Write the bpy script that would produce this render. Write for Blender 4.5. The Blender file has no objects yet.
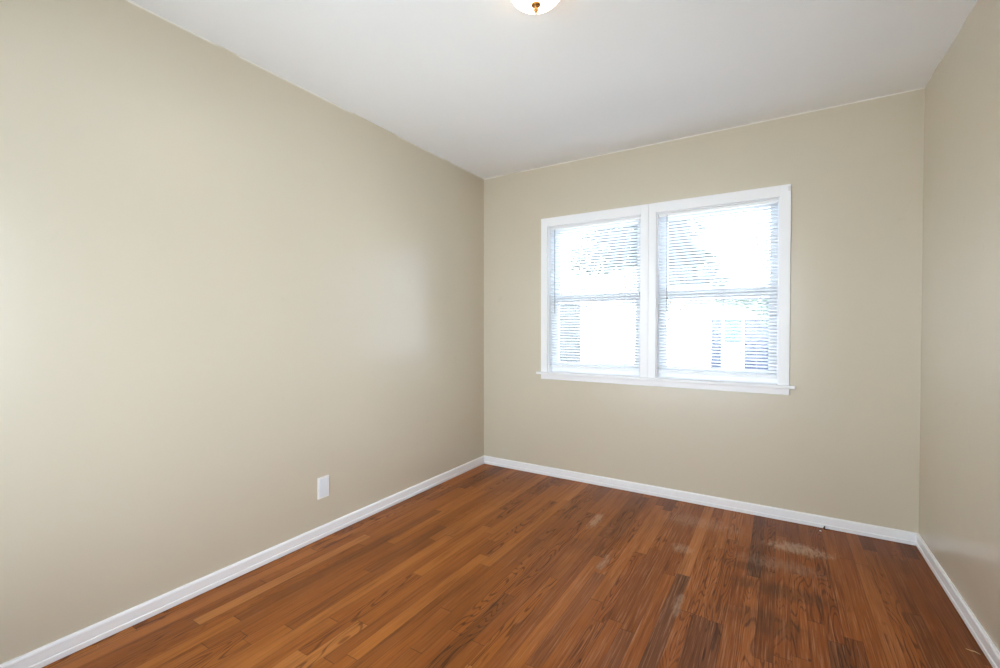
import bpy, bmesh, math, random
from mathutils import Vector, Matrix, noise as mnoise

S = bpy.context.scene
COL = S.collection
random.seed(7)

# ------------------------------------------------------------------ camera
cam_d = bpy.data.cameras.new('camera')
cam_d.sensor_fit = 'HORIZONTAL'
cam_d.sensor_width = 36.0
cam_d.lens = 450.86 * 36.0 / 1000.0
cam_d.clip_start = 0.02
cam = bpy.data.objects.new('camera', cam_d)
COL.objects.link(cam)
cam.location = (2.1545, -3.2213, 1.1692)
cam.rotation_mode = 'XYZ'
cam.rotation_euler = (math.radians(90 - 0.803), 0.0, math.radians(31.726))
S.camera = cam

# ------------------------------------------------------------------ light
SKY = 7.8
LAMP = 5.0
world = bpy.data.worlds.new('overcast_sky')
S.world = world
world.use_nodes = True
wn = world.node_tree
wn.nodes['Background'].inputs['Color'].default_value = (0.825, 0.903, 1.0, 1)
wn.nodes['Background'].inputs['Strength'].default_value = SKY

def portal(loc, rot, sx, sy):
    l = bpy.data.lights.new('window_portal', 'AREA')
    l.shape = 'RECTANGLE'; l.size = sx; l.size_y = sy
    l.cycles.is_portal = True
    o = bpy.data.objects.new('window_portal', l)
    o.location = loc; o.rotation_euler = rot
    COL.objects.link(o)
portal((1.39, 0.20, 1.385), (math.radians(-90), 0, 0), 1.7, 1.3)
portal((3.00, -2.91, 1.325), (math.radians(90), 0, math.radians(90)), 1.1, 1.6)
portal((1.11, -3.70, 1.31), (math.radians(90), 0, 0), 2.0, 1.8)

# ------------------------------------------------------------------ exposure
S.view_settings.view_transform = 'Standard'
S.view_settings.look = 'None'
S.view_settings.exposure = 0.79
S.view_settings.gamma = 1.0
S.view_settings.use_curve_mapping = False
S.cycles.use_denoising = True
S.cycles.max_bounces = 14
S.cycles.diffuse_bounces = 8
S.cycles.transparent_max_bounces = 16
S.cycles.sample_clamp_indirect = 8.0
S.cycles.caustics_reflective = False
S.cycles.caustics_refractive = False

W, D, H = 2.80, -3.50, 2.44            # room: x 0..W, y D..0, z 0..H
T = 0.14                               # wall thickness

# ------------------------------------------------------------------ helpers
def srgb(r, g, b):
    f = lambda c: (c/255/12.92) if c/255 <= 0.04045 else ((c/255+0.055)/1.055)**2.4
    return (f(r), f(g), f(b), 1.0)

def box(bm, x0, x1, y0, y1, z0, z1):
    if x0 > x1: x0, x1 = x1, x0
    if y0 > y1: y0, y1 = y1, y0
    if z0 > z1: z0, z1 = z1, z0
    v = [bm.verts.new(p) for p in ((x0,y0,z0),(x1,y0,z0),(x1,y1,z0),(x0,y1,z0),
                                   (x0,y0,z1),(x1,y0,z1),(x1,y1,z1),(x0,y1,z1))]
    for f in ((0,3,2,1),(4,5,6,7),(0,1,5,4),(1,2,6,5),(2,3,7,6),(3,0,4,7)):
        bm.faces.new([v[i] for i in f])

def tube(bm, pts, r, n=8):
    rings = []
    pts = [Vector(p) for p in pts]
    for i, p in enumerate(pts):
        t = (pts[min(i+1, len(pts)-1)] - pts[max(i-1, 0)]).normalized()
        a = t.orthogonal().normalized(); b = t.cross(a)
        rr = r[i] if isinstance(r, (list, tuple)) else r
        rings.append([bm.verts.new(p + a*math.cos(2*math.pi*k/n)*rr + b*math.sin(2*math.pi*k/n)*rr) for k in range(n)])
    for A, B in zip(rings, rings[1:]):
        for k in range(n):
            bm.faces.new((A[k], A[(k+1) % n], B[(k+1) % n], B[k]))
    bm.faces.new(rings[0][::-1]); bm.faces.new(rings[-1])

def lathe(bm, prof, n=48):
    """prof: (radius, z) from one pole or open edge to the other."""
    rings = []
    for r, z in prof:
        if r < 1e-6:
            rings.append([bm.verts.new((0, 0, z))])
        else:
            rings.append([bm.verts.new((r*math.cos(2*math.pi*k/n), r*math.sin(2*math.pi*k/n), z)) for k in range(n)])
    for A, B in zip(rings, rings[1:]):
        for k in range(n):
            a = [A[k % len(A)], A[(k+1) % len(A)], B[(k+1) % len(B)], B[k % len(B)]]
            u = []
            for q in a:
                if q not in u: u.append(q)
            if len(u) >= 3: bm.faces.new(u)

def obj(name, bm, mat, parent=None, smooth=False, bevel=0.0, loc=None):
    bmesh.ops.recalc_face_normals(bm, faces=bm.faces)
    me = bpy.data.meshes.new(name)
    bm.to_mesh(me); bm.free()
    me.materials.append(mat)
    if smooth:
        for p in me.polygons: p.use_smooth = True
    o = bpy.data.objects.new(name, me)
    COL.objects.link(o)
    if parent: o.parent = parent
    if loc: o.location = loc
    if bevel:
        m = o.modifiers.new('bevel', 'BEVEL'); m.width = bevel; m.segments = 2; m.limit_method = 'ANGLE'
    return o

def empty(name, loc=(0, 0, 0), rz=0.0):
    o = bpy.data.objects.new(name, None)
    o.empty_display_size = 0.1
    o.location = loc; o.rotation_euler = (0, 0, rz)
    COL.objects.link(o)
    return o

def tag(o, label, cat, group=None):
    o['label'] = label; o['category'] = cat
    if group: o['group'] = group
    return o

def structure(o):
    o['kind'] = 'structure'
    return o

# ------------------------------------------------------------------ materials
class NT:
    """small helper to write node math as expressions"""
    def __init__(self, name):
        self.m = bpy.data.materials.new(name); self.m.use_nodes = True
        self.t = self.m.node_tree; self.n = self.t.nodes
        self.b = self.n['Principled BSDF']
    def link(self, a, b): self.t.links.new(a, b)
    def val(self, sock, v):
        if hasattr(v, 'links') or isinstance(v, bpy.types.NodeSocket): self.link(v, sock)
        else: sock.default_value = v
    def math(self, op, a, b=0.0, c=0.0, clamp=False):
        q = self.n.new('ShaderNodeMath'); q.operation = op; q.use_clamp = clamp
        self.val(q.inputs[0], a); self.val(q.inputs[1], b); self.val(q.inputs[2], c)
        return q.outputs[0]
    def xyz(self, x, y, z):
        q = self.n.new('ShaderNodeCombineXYZ')
        for s, v in zip(q.inputs, (x, y, z)): self.val(s, v)
        return q.outputs[0]
    def pos(self):
        g = self.n.new('ShaderNodeNewGeometry'); s = self.n.new('ShaderNodeSeparateXYZ')
        self.link(g.outputs['Position'], s.inputs[0]); return s.outputs[0], s.outputs[1], s.outputs[2], g.outputs['Position']
    def noise(self, vec, scale, detail=2.0, rough=0.5, dist=0.0):
        q = self.n.new('ShaderNodeTexNoise'); self.link(vec, q.inputs['Vector'])
        q.inputs['Scale'].default_value = scale; q.inputs['Detail'].default_value = detail
        q.inputs['Roughness'].default_value = rough; q.inputs['Distortion'].default_value = dist
        return q.outputs['Fac']
    def white(self, vec):
        q = self.n.new('ShaderNodeTexWhiteNoise'); q.noise_dimensions = '3D'; self.link(vec, q.inputs['Vector'])
        s = self.n.new('ShaderNodeSeparateColor'); self.link(q.outputs['Color'], s.inputs[0])
        return s.outputs[0], s.outputs[1], s.outputs[2]
    def ramp(self, fac, stops, interp='LINEAR'):
        q = self.n.new('ShaderNodeValToRGB'); self.val(q.inputs[0], fac)
        q.color_ramp.interpolation = interp
        e = q.color_ramp.elements
        while len(e) < len(stops): e.new(0.5)
        for el, (p, c) in zip(e, stops): el.position = p; el.color = c
        return q.outputs[0]
    def smooth(self, v, a, b):
        q = self.n.new('ShaderNodeMapRange'); q.interpolation_type = 'SMOOTHSTEP'
        self.val(q.inputs[0], v); q.inputs[1].default_value = a; q.inputs[2].default_value = b
        q.inputs[3].default_value = 0.0; q.inputs[4].default_value = 1.0
        return q.outputs[0]
    def mix(self, fac, a, b, blend='MIX'):
        q = self.n.new('ShaderNodeMix'); q.data_type = 'RGBA'; q.blend_type = blend
        self.val(q.inputs[0], fac)
        self.val(q.inputs[6], a); self.val(q.inputs[7], b)
        return q.outputs[2]
    def bump(self, h, strength, dist):
        q = self.n.new('ShaderNodeBump'); q.inputs['Strength'].default_value = strength
        q.inputs['Distance'].default_value = dist; self.link(h, q.inputs['Height'])
        self.link(q.outputs[0], self.b.inputs['Normal'])
    def out(self, color=None, rough=None, spec=None, metal=None):
        if color is not None: self.val(self.b.inputs['Base Color'], color)
        if rough is not None: self.val(self.b.inputs['Roughness'], rough)
        if spec is not None: self.b.inputs['Specular IOR Level'].default_value = spec
        if metal is not None: self.b.inputs['Metallic'].default_value = metal
        return self.m

def plain(name, col, rough=0.5, spec=0.5, metal=0.0, vary=0.04, scale=6.0):
    t = NT(name); x, y, z, p = t.pos()
    n = t.noise(p, scale, 3)
    dark = tuple(c*(1-vary) for c in col[:3]) + (1,)
    return t.out(t.mix(n, dark, col), rough, spec, metal)

def wall_paint(name, col):
    t = NT(name); x, y, z, p = t.pos()
    big = t.noise(p, 1.6, 3)
    fine = t.noise(p, 160.0, 2)
    dirty = tuple(c*0.965 for c in col[:3]) + (1,)
    c = t.mix(big, dirty, col)
    # thin pale strip where the ceiling paint laps on to the wall
    lap = t.math('MULTIPLY', t.smooth(z, H-0.0085, H-0.0065), t.smooth(t.noise(p, 2.2, 1), 0.40, 0.47))
    c = t.mix(lap, c, srgb(228, 224, 218))
    # a few faint scuffs
    sc = t.math('MULTIPLY', t.smooth(t.noise(p, 9.0, 2), 0.70, 0.80), 0.10)
    c = t.mix(sc, c, srgb(150, 142, 124))
    m = t.out(c, 0.27, 0.8)
    h = t.math('ADD', t.math('MULTIPLY', t.noise(p, 14.0, 2), 1.0), t.math('MULTIPLY', fine, 0.35))
    t.bump(h, 0.10, 0.004)
    return m

WALL = wall_paint('beige_satin_paint', srgb(205, 195, 176))
CEIL = plain('ceiling_white_paint', srgb(246, 248, 253), 0.8, 0.2, vary=0.02, scale=2.0)
TRIM = plain('white_gloss_trim_paint', srgb(242, 242, 245), 0.32, 0.5, vary=0.02, scale=8.0)
SASH = plain('white_sash_paint', srgb(246, 247, 249), 0.35, 0.5, vary=0.02)
PLATE = plain('white_plastic', srgb(232, 230, 228), 0.35, 0.5, vary=0.01)
WANDM = plain('grey_wand_plastic', srgb(150, 152, 156), 0.25, 0.5, vary=0.02)
CORD = plain('white_cord', srgb(225, 226, 228), 0.8, 0.2)
BRASS = plain('antique_brass', srgb(178, 122, 66), 0.30, 0.5, 0.9, vary=0.15, scale=30)
SCREW = plain('painted_screw', srgb(222, 220, 218), 0.4, 0.5)
GAP = plain('dark_floor_gap', srgb(40, 26, 18), 0.9, 0.1)

def slat_material():
    t = NT('white_blind_slat')
    t.out(srgb(240, 242, 245), 0.4, 0.4)
    tr = t.n.new('ShaderNodeBsdfTranslucent'); tr.inputs[0].default_value = srgb(245, 247, 250)
    mx = t.n.new('ShaderNodeMixShader'); mx.inputs[0].default_value = 0.55
    t.link(t.b.outputs[0], mx.inputs[1]); t.link(tr.outputs[0], mx.inputs[2])
    t.link(mx.outputs[0], t.n['Material Output'].inputs[0])
    return t.m
SLAT = slat_material()

def glass_material():
    t = NT('clear_window_glass')
    tr = t.n.new('ShaderNodeBsdfTransparent'); tr.inputs[0].default_value = (0.95, 0.97, 0.965, 1)
    gl = t.n.new('ShaderNodeBsdfGlossy'); gl.inputs['Roughness'].default_value = 0.02
    fr = t.n.new('ShaderNodeFresnel'); fr.inputs[0].default_value = 1.45
    mx = t.n.new('ShaderNodeMixShader')
    t.link(fr.outputs[0], mx.inputs[0]); t.link(tr.outputs[0], mx.inputs[1]); t.link(gl.outputs[0], mx.inputs[2])
    t.link(mx.outputs[0], t.n['Material Output'].inputs[0])
    return t.m
GLASS = glass_material()

def lamp_glass():
    t = NT('lit_frosted_lamp_glass')
    x, y, z, p = t.pos()
    n = t.noise(p, 18.0, 3)
    t.out(srgb(246, 236, 214), 0.4, 0.5)
    c = t.mix(n, (1.0, 0.85, 0.64, 1), (1.0, 0.89, 0.72, 1))
    t.link(c, t.b.inputs['Emission Color'])
    t.b.inputs['Emission Strength'].default_value = LAMP
    return t.m
LAMPGLASS = lamp_glass()

def oak_floor():
    t = NT('worn_oak_strip_floor')
    x, y, z, p = t.pos()
    M = t.math
    u = M('DIVIDE', x, 0.0565)
    i = M('FLOOR', u); fu = M('FRACT', u)
    ra, rb, rc = t.white(t.xyz(i, 3.7, 1.3))
    v = M('ADD', M('DIVIDE', y, M('ADD', 0.55, M('MULTIPLY', ra, 0.75))), M('MULTIPLY', rb, 37.0))
    j = M('FLOOR', v); fv = M('FRACT', v)
    r1, r2, r3 = t.white(t.xyz(i, j, 5.1))
    # plank tone
    tone = t.ramp(r1, [(0.0, srgb(122, 68, 27)), (0.10, srgb(139, 79, 30)), (0.35, srgb(150, 85, 32)),
                       (0.70, srgb(161, 94, 36)), (0.90, srgb(172, 104, 44)), (1.0, srgb(182, 116, 58))])
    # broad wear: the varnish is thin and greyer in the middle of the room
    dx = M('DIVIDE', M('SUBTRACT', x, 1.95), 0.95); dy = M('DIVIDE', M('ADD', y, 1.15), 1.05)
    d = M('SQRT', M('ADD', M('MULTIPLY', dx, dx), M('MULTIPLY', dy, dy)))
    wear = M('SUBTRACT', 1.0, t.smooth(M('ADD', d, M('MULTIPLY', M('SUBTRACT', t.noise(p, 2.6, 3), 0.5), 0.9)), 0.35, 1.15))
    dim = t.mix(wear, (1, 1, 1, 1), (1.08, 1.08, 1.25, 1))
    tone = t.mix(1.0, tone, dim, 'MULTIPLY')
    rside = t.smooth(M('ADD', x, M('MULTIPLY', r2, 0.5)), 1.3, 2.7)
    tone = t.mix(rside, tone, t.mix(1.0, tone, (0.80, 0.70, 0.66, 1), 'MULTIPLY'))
    greyplank = M('MULTIPLY', wear, t.smooth(r2, 0.70, 0.86))
    tone = t.mix(M('MULTIPLY', greyplank, 0.42), tone, srgb(100, 70, 52))
    # streaky grain
    ox = M('MULTIPLY', r2, 61.0); oy = M('MULTIPLY', r3, 83.0)
    gx = M('ADD', x, ox); gy = M('ADD', y, oy)
    fine = t.noise(t.xyz(M('MULTIPLY', gx, 210.0), M('MULTIPLY', gy, 4.5), ox), 1.0, 4, 0.65)
    mid = t.noise(t.xyz(M('MULTIPLY', gx, 48.0), M('MULTIPLY', gy, 2.4), oy), 1.0, 3, 0.55)
    field = t.noise(t.xyz(M('MULTIPLY', gx, 15.0), M('MULTIPLY', gy, 1.9), oy), 1.0, 1.5, 0.4)
    rings = M('SINE', M('MULTIPLY', field, 95.0))
    rings = t.smooth(rings, 0.35, 0.98)
    cath = M('MULTIPLY', rings, t.smooth(M('ADD', r3, M('MULTIPLY', wear, 0.25)), 0.55, 0.80))
    pores = t.smooth(fine, 0.50, 0.72)
    dark = M('ADD', M('MULTIPLY', pores, 0.40), M('MULTIPLY', cath, 0.72))
    dark = M('ADD', dark, M('MULTIPLY', t.smooth(mid, 0.45, 0.8), 0.58), 0.0, True)
    c = t.mix(dark, tone, t.mix(1.0, tone, (0.36, 0.29, 0.26, 1), 'MULTIPLY'))
    light = M('MULTIPLY', t.smooth(fine, 0.50, 0.30), M('ADD', 0.22, M('MULTIPLY', wear, 0.60)))
    c = t.mix(light, c, t.mix(0.5, tone, srgb(208, 152, 112)))
    # blotches along boards and dark stains
    blot = t.smooth(t.noise(t.xyz(M('MULTIPLY', x, 3.2), M('MULTIPLY', y, 1.5), 2.0), 1.0, 4, 0.6), 0.45, 0.72)
    c = t.mix(M('MULTIPLY', blot, 0.36), c, t.mix(1.0, c, (0.55, 0.50, 0.46, 1), 'MULTIPLY'))
    # seams
    ed = M('MINIMUM', fu, M('SUBTRACT', 1.0, fu))
    en = M('MINIMUM', fv, M('SUBTRACT', 1.0, fv))
    seam = M('MAXIMUM', M('SUBTRACT', 1.0, t.smooth(ed, 0.004, 0.026)), M('SUBTRACT', 1.0, t.smooth(en, 0.0008, 0.0026)))
    seam = M('MULTIPLY', seam, M('ADD', 0.25, M('MULTIPLY', t.noise(p, 5.0, 2), 0.6)))
    c = t.mix(seam, c, srgb(58, 32, 18))
    # pale scuffs where the finish is rubbed off: (x, y, half length x, half length y, strength)
    sc_n = t.noise(t.xyz(M('MULTIPLY', x, 60.0), M('MULTIPLY', y, 16.0), 0.0), 1.0, 5, 0.75)
    sc = None
    for (cx, cy, a, b, s) in ((2.25, -0.38, 0.14, 0.07, 0.50), (2.16, -0.62, 0.20, 0.07, 0.15), (1.76, -0.30, 0.20, 0.09, 0.18),
                              (1.22, -0.60, 0.028, 0.11, 0.45), (1.73, -0.70, 0.06, 0.05, 0.30), (1.42, -1.05, 0.022, 0.09, 0.28),
                              (1.803, -1.22, 0.018, 0.09, 0.30)):
        ex = M('DIVIDE', M('SUBTRACT', x, cx), a); ey = M('DIVIDE', M('SUBTRACT', y, cy), b)
        q = M('ADD', M('MULTIPLY', ex, ex), M('MULTIPLY', ey, ey))
        k = M('MULTIPLY', M('SUBTRACT', 1.0, t.smooth(M('ADD', q, M('MULTIPLY', M('SUBTRACT', sc_n, 0.40), 6.0)), 0.0, 2.2)), s)
        sc = k if sc is None else M('MAXIMUM', sc, k)
    c = t.mix(sc, c, srgb(212, 186, 162))
    # dark worn-through bands
    st = None
    for (cx, cy, a, b, s) in ((2.18, -0.88, 0.26, 0.07, 0.42), (2.02, -0.72, 0.12, 0.05, 0.40), (2.12, -1.15, 0.16, 0.10, 0.35)):
        ex = M('DIVIDE', M('SUBTRACT', x, cx), a); ey = M('DIVIDE', M('SUBTRACT', y, cy), b)
        q = M('ADD', M('MULTIPLY', ex, ex), M('MULTIPLY', ey, ey))
        k = M('MULTIPLY', M('SUBTRACT', 1.0, t.smooth(M('ADD', q, M('MULTIPLY', M('SUBTRACT', sc_n, 0.40), 3.0)), 0.2, 1.6)), s)
        st = k if st is None else M('MAXIMUM', st, k)
    c = t.mix(st, c, srgb(62, 40, 27))
    # tiny paint specks
    vo = t.n.new('ShaderNodeTexVoronoi'); vo.inputs['Scale'].default_value = 5.5
    t.link(p, vo.inputs['Vector'])
    speck = M('LESS_THAN', vo.outputs['Distance'], 0.014)
    c = t.mix(M('MULTIPLY', speck, 0.7), c, srgb(222, 205, 188))
    rough = M('ADD', 0.34, M('ADD', M('MULTIPLY', wear, 0.12), M('MULTIPLY', mid, 0.10)))
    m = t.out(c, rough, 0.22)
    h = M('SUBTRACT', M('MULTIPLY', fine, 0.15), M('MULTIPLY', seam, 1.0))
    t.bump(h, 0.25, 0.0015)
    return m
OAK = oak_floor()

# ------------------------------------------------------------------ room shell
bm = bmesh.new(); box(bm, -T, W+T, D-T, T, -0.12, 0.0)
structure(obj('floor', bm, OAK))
bm = bmesh.new(); box(bm, -T, W+T, D-T, T, H, H+0.12)
structure(obj('ceiling', bm, CEIL))
bm = bmesh.new(); box(bm, -T, 0, D-T, T, 0, H)
structure(obj('wall_left', bm, WALL))

HX0, HX1, HZ0, HZ1 = 0.597, 2.180, 0.800, 1.972      # hole for the paired windows
bm = bmesh.new()
box(bm, 0, HX0, 0, T, 0, H); box(bm, HX1, W, 0, T, 0, H)
box(bm, HX0, HX1, 0, T, 0, HZ0); box(bm, HX0, HX1, 0, T, HZ1, H)
structure(obj('wall_back', bm, WALL))

RY0, RY1, RZ0, RZ1 = -3.40, -2.42, 0.55, 2.10        # opening for the added, unseen side window
bm = bmesh.new()
box(bm, W, W+T, RY1, T, 0, H); box(bm, W, W+T, D-T, RY0, 0, H)
box(bm, W, W+T, RY0, RY1, 0, RZ0); box(bm, W, W+T, RY0, RY1, RZ1, H)
structure(obj('wall_right', bm, WALL))
DX0, DX1, DZ0, DZ1 = 0.12, 2.10, 0.42, 2.20          # opening for the added, unseen rear window
bm = bmesh.new()
box(bm, 0, DX0, D-T, D, 0, H); box(bm, DX1, W, D-T, D, 0, H); box(bm, DX0, DX1, D-T, D, DZ1, H); box(bm, DX0, DX1, D-T, D, 0, DZ0)
structure(obj('wall_rear', bm, WALL))

# baseboards, mitred at the corners
PROF = [(0.0, 0.0), (0.007, 0.0), (0.007, 0.005), (0.0135, 0.005), (0.0140, 0.022), (0.0115, 0.0240), (0.0100, 0.0250), (0.0100, 0.0265), (0.0115, 0.0280),
        (0.0115, 0.0550), (0.0120, 0.0590), (0.0105, 0.0650), (0.0070, 0.0685), (0.0, 0.0690)]
def baseboard(name, a, b, n):
    a = Vector(a); b = Vector(b); n = Vector(n)
    d = (b - a).normalized()
    bm = bmesh.new()
    A = [bm.verts.new(a + n*t + d*t + Vector((0, 0, z))) for t, z in PROF]
    B = [bm.verts.new(b + n*t - d*t + Vector((0, 0, z))) for t, z in PROF]
    k = len(PROF)
    for q in range(k):
        bm.faces.new((A[q], A[(q+1) % k], B[(q+1) % k], B[q]))
    bm.faces.new(A); bm.faces.new(B[::-1])
    structure(obj(name, bm, TRIM))
baseboard('baseboard_left', (0, D, 0), (0, 0, 0), (1, 0, 0))
baseboard('baseboard_back', (0, 0, 0), (W, 0, 0), (0, -1, 0))
baseboard('baseboard_right', (W, 0, 0), (W, D, 0), (-1, 0, 0))
baseboard('baseboard_rear', (W, D, 0), (0, D, 0), (0, 1, 0))

# ------------------------------------------------------------------ windows
def sash(name, x0, x1, z0, z1, y0, y1, st, top, bot, parent):
    bm = bmesh.new()
    box(bm, x0, x0+st, y0, y1, z0, z1); box(bm, x1-st, x1, y0, y1, z0, z1)
    box(bm, x0+st, x1-st, y0, y1, z1-top, z1); box(bm, x0+st, x1-st, y0, y1, z0, z0+bot)
    o = obj(name, bm, SASH, parent, bevel=0.002)
    ym = (y0+y1)/2
    bm = bmesh.new(); box(bm, x0+st, x1-st, ym-0.0015, ym+0.0015, z0+bot, z1-top)
    obj('pane', bm, GLASS, o)
    return o

STOOL_T = 0.822
def double_hung(name, o0, o1, i0, i1, hook=False):
    """o0..o1 outer casing edges, i0..i1 clear opening"""
    w = empty(name, ((o0+o1)/2, 0, STOOL_T)); structure(w)
    L = Vector((-(o0+o1)/2, 0, -STOOL_T))
    def part(nm, bm, mat=TRIM, bevel=0.002, par=w):
        o = obj(nm, bm, mat, par, bevel=bevel); o.location = L; return o
    zt = 1.952                                         # underside of the head
    bm = bmesh.new()
    box(bm, o0, i0-0.006, -0.018, -0.0005, STOOL_T, 2.026)
    box(bm, i1+0.006, o1, -0.018, -0.0005, STOOL_T, 2.026)
    box(bm, i0-0.006, i1+0.006, -0.018, -0.0005, zt+0.006, 2.026)
    part('casing', bm)
    bm = bmesh.new()
    box(bm, i0-0.018, i0, 0, T+0.01, STOOL_T, HZ1); box(bm, i1, i1+0.018, 0, T+0.01, STOOL_T, HZ1)
    box(bm, i0, i1, 0, T+0.01, zt, HZ1)
    box(bm, i0, i1, 0.05, T+0.03, HZ0, STOOL_T+0.004)
    part('jamb', bm, bevel=0.0015)
    up = sash('upper_sash', i0, i1, 1.368, zt, 0.098, 0.130, 0.046, 0.018, 0.045, w); up.location = L
    lo = sash('lower_sash', i0, i1, STOOL_T+0.004, 1.428, 0.062, 0.094, 0.050, 0.060, 0.072, w); lo.location = L
    if hook:
        bm = bmesh.new()
        box(bm, o1-0.014, o1-0.004, -0.021, -0.0175, 1.985, 2.012)
        tube(bm, [(o1-0.009, -0.021, 2.005), (o1-0.009, -0.034, 2.005), (o1-0.009, -0.040, 1.998), (o1-0.009, -0.040, 1.990)], 0.0025, 8)
        part('curtain_hook', bm, SCREW, 0)
    return w
double_hung('window_1', 0.554, 1.3815, 0.615, 1.322)
double_hung('window_2', 1.3825, 2.211, 1.440, 2.150, hook=True)

# post between the pair, inside the wall
bm = bmesh.new(); box(bm, 1.340, 1.422, 0.0, T+0.008, STOOL_T, HZ1)
structure(obj('trim_3', bm, TRIM))
# stool with horns and the apron below, running under both windows
bm = bmesh.new()
box(bm, 0.522, 2.240, -0.040, -0.0005, 0.803, STOOL_T)
box(bm, 0.600, 2.176, -0.0005, 0.050, 0.803, STOOL_T)
structure(obj('trim_1', bm, TRIM, bevel=0.004))
bm = bmesh.new(); box(bm, 0.554, 2.211, -0.016, -0.0005, 0.764, 0.803)
structure(obj('trim_2', bm, TRIM, bevel=0.002))

# added side window out of view, lets extra daylight onto the left wall
w3 = empty('added_side_window', (W, (RY0+RY1)/2, RZ0)); structure(w3)
L3 = Vector((-W, -(RY0+RY1)/2, -RZ0))
bm = bmesh.new()
for (a0, a1, b0, b1) in ((RY0-0.055, RY0, RZ0-0.055, RZ1+0.055), (RY1, RY1+0.055, RZ0-0.055, RZ1+0.055),
                         (RY0, RY1, RZ1, RZ1+0.055), (RY0, RY1, RZ0-0.055, RZ0)):
    box(bm, W-0.018, W-0.0005, a0, a1, b0, b1)
obj('casing', bm, TRIM, w3, bevel=0.002).location = L3
bm = bmesh.new()
for (a0, a1, b0, b1) in ((RY0, RY0+0.05, RZ0, RZ1), (RY1-0.05, RY1, RZ0, RZ1), (RY0, RY1, RZ1-0.05, RZ1), (RY0, RY1, RZ0, RZ0+0.05),
                         (RY0, RY1, 1.40, 1.44)):
    box(bm, W+0.06, W+0.10, a0, a1, b0, b1)
obj('sash', bm, SASH, w3).location = L3
bm = bmesh.new(); box(bm, W+0.079, W+0.081, RY0+0.04, RY1-0.04, RZ0+0.04, RZ1-0.04)
obj('pane', bm, GLASS, w3).location = L3

# wide sliding window added behind the camera to brighten the room
d1 = empty('added_rear_window', ((DX0+DX1)/2, D, DZ0)); structure(d1)
L4 = Vector((-(DX0+DX1)/2, -D, -DZ0))
bm = bmesh.new()
box(bm, DX0-0.055, DX0, D+0.0005, D+0.018, DZ0-0.055, DZ1+0.055); box(bm, DX1, DX1+0.055, D+0.0005, D+0.018, DZ0-0.055, DZ1+0.055)
box(bm, DX0, DX1, D+0.0005, D+0.018, DZ1, DZ1+0.055); box(bm, DX0, DX1, D+0.0005, D+0.018, DZ0-0.055, DZ0)
obj('casing', bm, TRIM, d1, bevel=0.002).location = L4
XM = (DX0+DX1)/2
for xa, xb in ((DX0, XM+0.02), (XM-0.02, DX1)):
    bm = bmesh.new(); yo = D-0.06 if xa == DX0 else D-0.10
    box(bm, xa, xa+0.04, yo-0.03, yo, DZ0, DZ1); box(bm, xb-0.04, xb, yo-0.03, yo, DZ0, DZ1)
    box(bm, xa+0.04, xb-0.04, yo-0.03, yo, DZ1-0.04, DZ1); box(bm, xa+0.04, xb-0.04, yo-0.03, yo, DZ0, DZ0+0.04)
    lf = obj('sash', bm, SASH, d1); lf.location = L4
    bm = bmesh.new(); box(bm, xa+0.04, xb-0.04, yo-0.017, yo-0.013, DZ0+0.04, DZ1-0.04)
    obj('pane', bm, GLASS, lf)

# ------------------------------------------------------------------ blinds
def venetian_blind(i0, i1, wand_x, label):
    x0, x1 = i0+0.003, i1-0.003
    cx = (x0+x1)/2; top = 1.951; yc = 0.026
    b = empty('venetian_blind', (cx, yc, top))
    tag(b, label, 'blind', 'mini blinds in the paired windows')
    hw = (x1-x0)/2
    bm = bmesh.new()                                   # U-shaped headrail
    box(bm, -hw, hw, -0.0125, 0.0125, -0.018, 0)
    obj('headrail', bm, SASH, b, bevel=0.0015)
    bm = bmesh.new()
    tilt = math.radians(27); half = 0.0125
    pitch = 0.0212
    z = -0.028; n = 0
    zb = 0.872 - top
    while z > zb + 0.006:
        ring = []
        for sgn in (1, -1):
            for q in (range(5) if sgn == 1 else range(4, -1, -1)):
                s = -half + 2*half*q/4
                crown = 0.0016*(1-(s/half)**2) + sgn*0.00022
                # room edge (negative y) sits higher than the outer edge
                yy = s*math.cos(tilt) + crown*math.sin(tilt)
                zz = -s*math.sin(tilt) + crown*math.cos(tilt)
                ring.append((yy, z+zz))
        A = [bm.verts.new((-hw+0.002, y_, z_)) for y_, z_ in ring]
        B = [bm.verts.new((hw-0.002, y_, z_)) for y_, z_ in ring]
        k = len(ring)
        for q in range(k): bm.faces.new((A[q], A[(q+1) % k], B[(q+1) % k], B[q]))
        bm.faces.new(A); bm.faces.new(B[::-1])
        z -= pitch; n += 1
    obj('slats', bm, SLAT, b)
    bm = bmesh.new(); box(bm, -hw+0.002, hw-0.002, -0.011, 0.011, zb-0.014, zb)
    obj('bottom_rail', bm, SASH, b, bevel=0.003)
    for fx in (-hw+0.11, hw-0.11):
        bm = bmesh.new()
        for yy in (-0.0130, 0.0130):
            tube(bm, [(fx, yy, -0.02), (fx, yy, zb-0.004)], 0.0006, 5)
        obj('ladder_cord', bm, CORD, b)
    bm = bmesh.new()
    wx = wand_x - cx
    tube(bm, [(wx, -0.0125, -0.010), (wx, -0.018, -0.012), (wx, -0.0195, -0.022)], 0.0016, 6)
    tube(bm, [(wx, -0.0195, -0.022), (wx+0.001, -0.0205, -0.50), (wx+0.002, -0.0205, -0.655), (wx+0.002, -0.0205, -0.672)],
         [0.0026, 0.0026, 0.0030, 0.0018], 6)
    obj('tilt_wand', bm, WANDM, b)
    return b
venetian_blind(0.615, 1.322, 0.662, 'white mini blind with a clear tilt wand in the left window, nearer the left wall')
venetian_blind(1.440, 2.150, 1.500, 'white mini blind in the right window, under the small curtain hook on the casing')

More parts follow.
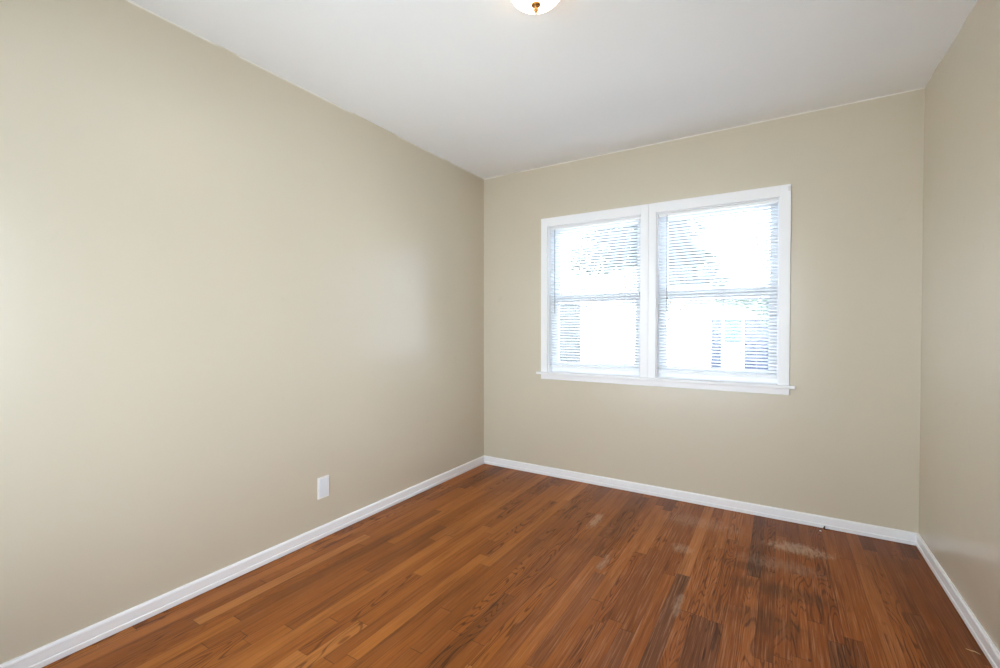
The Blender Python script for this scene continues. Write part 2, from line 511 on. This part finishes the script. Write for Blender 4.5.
# ------------------------------------------------------------------ wall plate
wp = empty('wall_plate', (0, -1.612, 0.281))
tag(wp, 'white rectangular wall plate low on the left wall above the baseboard', 'wall plate')
bm = bmesh.new(); box(bm, 0.0, 0.0055, -0.037, 0.037, -0.060, 0.060)
obj('cover_plate', bm, PLATE, wp, bevel=0.0025)
bm = bmesh.new(); box(bm, 0.0050, 0.0068, -0.0285, 0.0285, -0.0500, 0.0500)
obj('raised_panel', bm, plain('shade_tinted_panel', srgb(222, 224, 229), 0.3, 0.5, vary=0.01), wp, bevel=0.001)  # bluish-grey panel colour stands in for shading on a plain plate
for zc in (0.0555, -0.0555):
    bm = bmesh.new(); bmesh.ops.create_cone(bm, cap_ends=True, segments=12, radius1=0.003, radius2=0.0026, depth=0.0016)
    for v in bm.verts: v.co = Vector((0.0060+v.co.z, v.co.x, v.co.y+zc))
    obj('screw', bm, SCREW, wp)

# ------------------------------------------------------------------ ceiling lamp
lx, ly = 1.394, -1.742
cl = empty('ceiling_light', (lx, ly, H))
tag(cl, 'lit frosted glass dome ceiling light with a brass finial at the top of the photo', 'lamp')
bm = bmesh.new()
lathe(bm, [(0, 0), (0.092, 0), (0.094, -0.006), (0.094, -0.028), (0.088, -0.030), (0, -0.030)])
obj('canopy', bm, PLATE, cl, smooth=False)
bm = bmesh.new()
RD, Z0, DEP = 0.098, -0.040, 0.055
prof = [(RD-0.006, Z0+0.004), (RD, Z0)]
for q in range(1, 14):
    a = math.pi/2*q/14
    prof.append((RD*math.cos(a)**0.85, Z0-DEP*math.sin(a)))
prof.append((0, Z0-DEP))
lathe(bm, prof)
gd = obj('glass_dome', bm, LAMPGLASS, cl, smooth=True)
bm = bmesh.new()
lathe(bm, [(RD-0.004, Z0+0.007), (RD+0.005, Z0+0.007), (RD+0.007, Z0+0.001), (RD+0.004, Z0-0.004), (RD-0.003, Z0-0.003)])
obj('dome_rim', bm, plain('pale_glass_rim', srgb(206, 200, 184), 0.3, 0.5), cl, smooth=True)
bm = bmesh.new()
zf = Z0-DEP
lathe(bm, [(0, zf+0.003), (0.0165, zf+0.002), (0.0180, zf-0.001), (0.0170, zf-0.004), (0.0110, zf-0.008), (0.0065, zf-0.012),
           (0.0060, zf-0.015), (0.0085, zf-0.018), (0.0090, zf-0.021), (0.0065, zf-0.025), (0.0038, zf-0.028), (0.0040, zf-0.031),
           (0.0028, zf-0.034), (0, zf-0.036)], 24)
obj('finial', bm, BRASS, cl, smooth=True)

# ------------------------------------------------------------------ litter on the floor
FLAKE = plain('white_paint_flake', srgb(232, 228, 222), 0.7, 0.2)
DARKB = plain('dark_scrap', srgb(74, 54, 46), 0.7, 0.2)
STRAW = plain('pale_splinter', srgb(214, 184, 140), 0.7, 0.2)
def chip(name, loc, r, flat, mat, label, cat, seed):
    rnd = random.Random(seed)
    bm = bmesh.new(); bmesh.ops.create_icosphere(bm, subdivisions=2, radius=r)
    for v in bm.verts:
        v.co *= 0.8 + 0.4*mnoise.noise(v.co*220 + Vector((seed, 0, 0))) + 0.2*rnd.random()
        v.co.z *= flat
    lo = min(v.co.z for v in bm.verts)
    for v in bm.verts: v.co.z -= lo
    return tag(obj(name, bm, mat, loc=loc), label, cat)
chip('paint_flake', (2.366, -0.066, 0.0), 0.0065, 0.55, FLAKE, 'white paint flake on the floor by the back baseboard beside a dark scrap', 'debris', 3)
bm = bmesh.new()
tube(bm, [(2.388, -0.022, 0.003), (2.386, -0.026, 0.010), (2.389, -0.021, 0.015), (2.392, -0.019, 0.020)], [0.0035, 0.0045, 0.003, 0.0015], 7)
tube(bm, [(2.386, -0.026, 0.0035), (2.402, -0.024, 0.003), (2.416, -0.022, 0.003)], [0.003, 0.003, 0.0015], 7)
tag(obj('dark_scrap', bm, DARKB), 'small dark scrap leaning against the back baseboard below the right window', 'debris')
bm = bmesh.new()
tube(bm, [(2.742, -0.948, 0.0016), (2.752, -0.953, 0.0020), (2.764, -0.955, 0.0030), (2.776, -0.962, 0.0016)], [0.0008, 0.0016, 0.0017, 0.0007], 6)
tag(obj('wood_splinter', bm, STRAW), 'pale thin splinter on the floor by the right baseboard', 'debris')

# ------------------------------------------------------------------ outside
STUCCO = plain('white_stucco', srgb(236, 234, 230), 0.9, 0.2, vary=0.05, scale=3.0)
ROOF = plain('pale_roofing', srgb(214, 212, 210), 0.9, 0.2, vary=0.1, scale=5.0)
FASCIA = plain('white_fascia', srgb(232, 232, 232), 0.6, 0.3)
SOFFIT = plain('grey_eave_board', srgb(96, 92, 96), 0.8, 0.2)
GREYDOOR = plain('blue_grey_door', srgb(66, 68, 70), 0.6, 0.2)
DARKGL = plain('dark_window_glass', srgb(44, 48, 70), 0.35, 0.2)
TEALGL = plain('teal_window_glass', srgb(50, 78, 84), 0.35, 0.2)
CURTAIN = plain('pale_shade', srgb(214, 206, 204), 0.9, 0.2)
CONC = plain('pale_concrete', srgb(214, 212, 206), 0.9, 0.2, vary=0.12, scale=2.0)
BARK = plain('tree_bark', srgb(92, 78, 64), 0.9, 0.2, vary=0.3, scale=12)
def leafmat(name, a, b):
    t = NT(name); x, y, z, p = t.pos()
    t.out(t.mix(t.noise(p, 3.0, 3), a, b), 0.6, 0.3)
    tr = t.n.new('ShaderNodeBsdfTranslucent'); tr.inputs[0].default_value = b
    mx = t.n.new('ShaderNodeMixShader'); mx.inputs[0].default_value = 0.25
    t.link(t.b.outputs[0], mx.inputs[1]); t.link(tr.outputs[0], mx.inputs[2])
    t.link(mx.outputs[0], t.n['Material Output'].inputs[0])
    return t.m
LEAF = leafmat('grey_green_leaves', srgb(40, 56, 46), srgb(66, 84, 70))
LEAF2 = leafmat('fresh_green_leaves', srgb(52, 76, 58), srgb(84, 108, 84))

GZ = -0.45
# unseen patio cover and side eave, added to cut high sky at the added windows
bm = bmesh.new(); box(bm, -1.2, W+0.8, D-T-2.0, D-T-0.01, 2.34, 2.46)
for px in (-1.1, W+0.6): box(bm, px, px+0.10, D-T-1.95, D-T-1.85, GZ, 2.34)
structure(obj('added_patio_cover', bm, FASCIA))
bm = bmesh.new(); box(bm, W+T+0.01, W+T+0.60, D-T, T, 2.44, 2.54)
structure(obj('added_side_eave', bm, FASCIA))
bm = bmesh.new(); box(bm, -22, 26, -20, 34, GZ-0.1, GZ)
structure(obj('ground', bm, CONC))

# garage-like house across the yard, its gable towards us
hs = empty('neighbour_house', (-0.6, 7.0, GZ))
tag(hs, 'white stucco neighbouring house with a low gable seen through the blinds', 'house')
Lh = Vector((0.6, -7.0, -GZ))
def hp(name, bm, mat, par=hs, bevel=0):
    o = obj(name, bm, mat, par, bevel=bevel)
    if par is hs: o.location = Lh
    return o
PX, PZ = 0.05, 2.62
EL, ER = (-4.6, 1.62), (2.9, 1.46)                 # eaves left and right (x, z)
bm = bmesh.new()
A = [bm.verts.new((x, 7.0, z)) for x, z in ((-4.3, GZ), (2.6, GZ), (2.6, ER[1]), (PX, PZ-0.12), (-4.3, EL[1]-0.06))]
B = [bm.verts.new((v.co.x, 11.0, v.co.z)) for v in A]
bm.faces.new(A); bm.faces.new(B[::-1])
for q in range(5): bm.faces.new((A[q], B[q], B[(q+1) % 5], A[(q+1) % 5]))
hp('wall', bm, STUCCO)
def slab(p, q, y0, y1, th, bm):
    (xa, za), (xb, zb) = p, q
    v = [bm.verts.new(c) for c in ((xa, y0, za), (xb, y0, zb), (xb, y1, zb), (xa, y1, za),
                                   (xa, y0, za+th), (xb, y0, zb+th), (xb, y1, zb+th), (xa, y1, za+th))]
    for f in ((0,3,2,1),(4,5,6,7),(0,1,5,4),(1,2,6,5),(2,3,7,6),(3,0,4,7)): bm.faces.new([v[i] for i in f])
bm = bmesh.new()
slab(EL, (PX, PZ-0.04), 6.90, 11.3, 0.07, bm); slab((PX, PZ-0.04), ER, 6.90, 11.3, 0.07, bm)
hp('roof', bm, ROOF)
bm = bmesh.new()
slab((EL[0], EL[1]-0.10), (PX, PZ-0.14), 6.87, 6.90, 0.18, bm); slab((PX, PZ-0.14), (ER[0], ER[1]-0.10), 6.87, 6.90, 0.18, bm)
hp('fascia', bm, FASCIA)
# blue-grey door at the left, white trim beside it
bm = bmesh.new(); box(bm, -2.95, -1.86, 6.955, 7.0, GZ+0.02, 1.72)
for q in range(3): box(bm, -2.85, -1.96, 6.940, 6.955, GZ+0.15+q*0.70, GZ+0.75+q*0.70)
dr = hp('door', bm, GREYDOOR)
bm = bmesh.new(); box(bm, -1.86, -1.76, 6.93, 7.0, GZ, 1.80)
hp('door_trim', bm, FASCIA)
bm = bmesh.new(); tube(bm, [(-1.30, 6.93, 1.70), (-1.30, 6.93, GZ+0.05)], 0.045, 10)
hp('downspout', bm, FASCIA)
# three-light window at the right
bm = bmesh.new()
X0, X1, Z0w, Z1w = 0.97, 2.10, 0.30, 1.36
box(bm, X0-0.06, X0, 6.94, 7.0, Z0w-0.06, Z1w+0.06); box(bm, X1, X1+0.06, 6.94, 7.0, Z0w-0.06, Z1w+0.06)
box(bm, X0, X1, 6.94, 7.0, Z1w, Z1w+0.06); box(bm, X0, X1, 6.92, 7.0, Z0w-0.06, Z0w)
for xm in (1.19, 1.55): box(bm, xm-0.022, xm+0.022, 6.95, 7.0, Z0w, Z1w)
wf = hp('window_frame', bm, FASCIA)
for xa, xb, za, zb, mt in ((X0, 1.168, Z0w, Z1w, DARKGL), (1.212, 1.528, 0.86, Z1w, TEALGL), (1.572, X1, Z0w, Z1w, DARKGL)):
    bm = bmesh.new(); box(bm, xa, xb, 6.97, 6.985, za, zb)
    hp('pane', bm, mt, wf)
bm = bmesh.new(); box(bm, 1.212, 1.528, 6.965, 6.985, Z0w, 0.86)
hp('pane', bm, CURTAIN, wf)

def tree(loc, h_trunk, blobs, n, size, mat, label, seed, r_trunk=0.09, name='tree'):
    """blobs: (dx, dy, z, rx, ry, rz) ellipsoids of leaves relative to the foot"""
    rnd = random.Random(seed)
    t = empty(name, loc); tag(t, label, 'tree')
    bm = bmesh.new()
    tube(bm, [(0, 0, 0), (0.02, 0.01, h_trunk*0.5), (-0.02, 0.02, h_trunk)], [r_trunk, r_trunk*0.8, r_trunk*0.6], 10)
    for b in blobs:
        tube(bm, [(-0.01, 0.01, h_trunk*0.85), (b[0]*0.6, b[1]*0.6, (h_trunk+b[2])/2), (b[0], b[1], b[2]+b[5]*0.4)],
             [r_trunk*0.5, r_trunk*0.3, r_trunk*0.08], 6)
    obj('trunk', bm, BARK, t, smooth=True)
    bm = bmesh.new()
    vol = [b[3]*b[4]*b[5] for b in blobs]; tot = sum(vol)
    for b, vv in zip(blobs, vol):
        for _ in range(int(n*vv/tot)):
            while True:
                q = Vector((rnd.uniform(-1, 1), rnd.uniform(-1, 1), rnd.uniform(-1, 1)))
                if q.length < 1 and mnoise.noise(Vector((q.x*2.3+seed, q.y*2.3, q.z*2.3))) > -0.35: break
            c = Vector((b[0]+q.x*b[3], b[1]+q.y*b[4], b[2]+q.z*b[5]))
            R = Matrix.Rotation(rnd.uniform(0, 6.28), 3, 'Z') @ Matrix.Rotation(rnd.uniform(-1.1, 1.1), 3, 'X')
            s = size*rnd.uniform(0.6, 1.3)
            pts = [(-s, 0, 0), (-0.2*s, -0.36*s, 0.06*s), (s, 0, 0), (-0.2*s, 0.36*s, 0.06*s)]
            bm.faces.new([bm.verts.new(c + R @ Vector(q_)) for q_ in pts])
    me = bpy.data.meshes.new('crown'); bm.to_mesh(me); bm.free(); me.materials.append(mat)
    o = bpy.data.objects.new('crown', me); COL.objects.link(o); o.parent = t
    return t
tree((-2.9, 13.2, GZ), 2.4, [(-0.4, 0, 4.2, 1.5, 1.2, 1.1), (1.0, 0.1, 4.4, 1.5, 1.2, 1.25), (0.1, 0.2, 5.5, 1.5, 1.0, 0.8), (2.0, 0.1, 5.0, 0.9, 0.8, 1.1)],
     11000, 0.10, LEAF, 'grey-green tree rising behind the house roof, seen through the left window', 11)
tree((-0.05, 6.05, GZ), 1.7, [(0.45, 0, 3.0, 0.42, 0.40, 0.60), (0.80, 0, 2.78, 0.50, 0.35, 0.36), (0.45, 0.05, 3.62, 0.27, 0.3, 0.36), (1.20, 0, 2.52, 0.32, 0.25, 0.14)],
     7000, 0.055, LEAF, 'tree with sloping leafy crown in front of the house, seen through the right window', 5, 0.05)
tree((2.55, 12.0, GZ), 2.2, [(-0.22, 0, 3.75, 0.50, 0.45, 0.50), (0.3, 0, 3.5, 0.7, 0.6, 0.7)],
     900, 0.06, LEAF2, 'sparse pale green tree at the right edge of the right window', 23)
tree((2.42, 6.45, GZ), 1.5, [(-0.55, 0, 2.02, 0.42, 0.16, 0.15), (-1.05, 0, 2.12, 0.40, 0.15, 0.09), (-0.32, 0, 1.88, 0.30, 0.15, 0.24)],
     2200, 0.04, LEAF2, 'low green foliage over the dark triple window of the house', 31, 0.02, name='shrub')
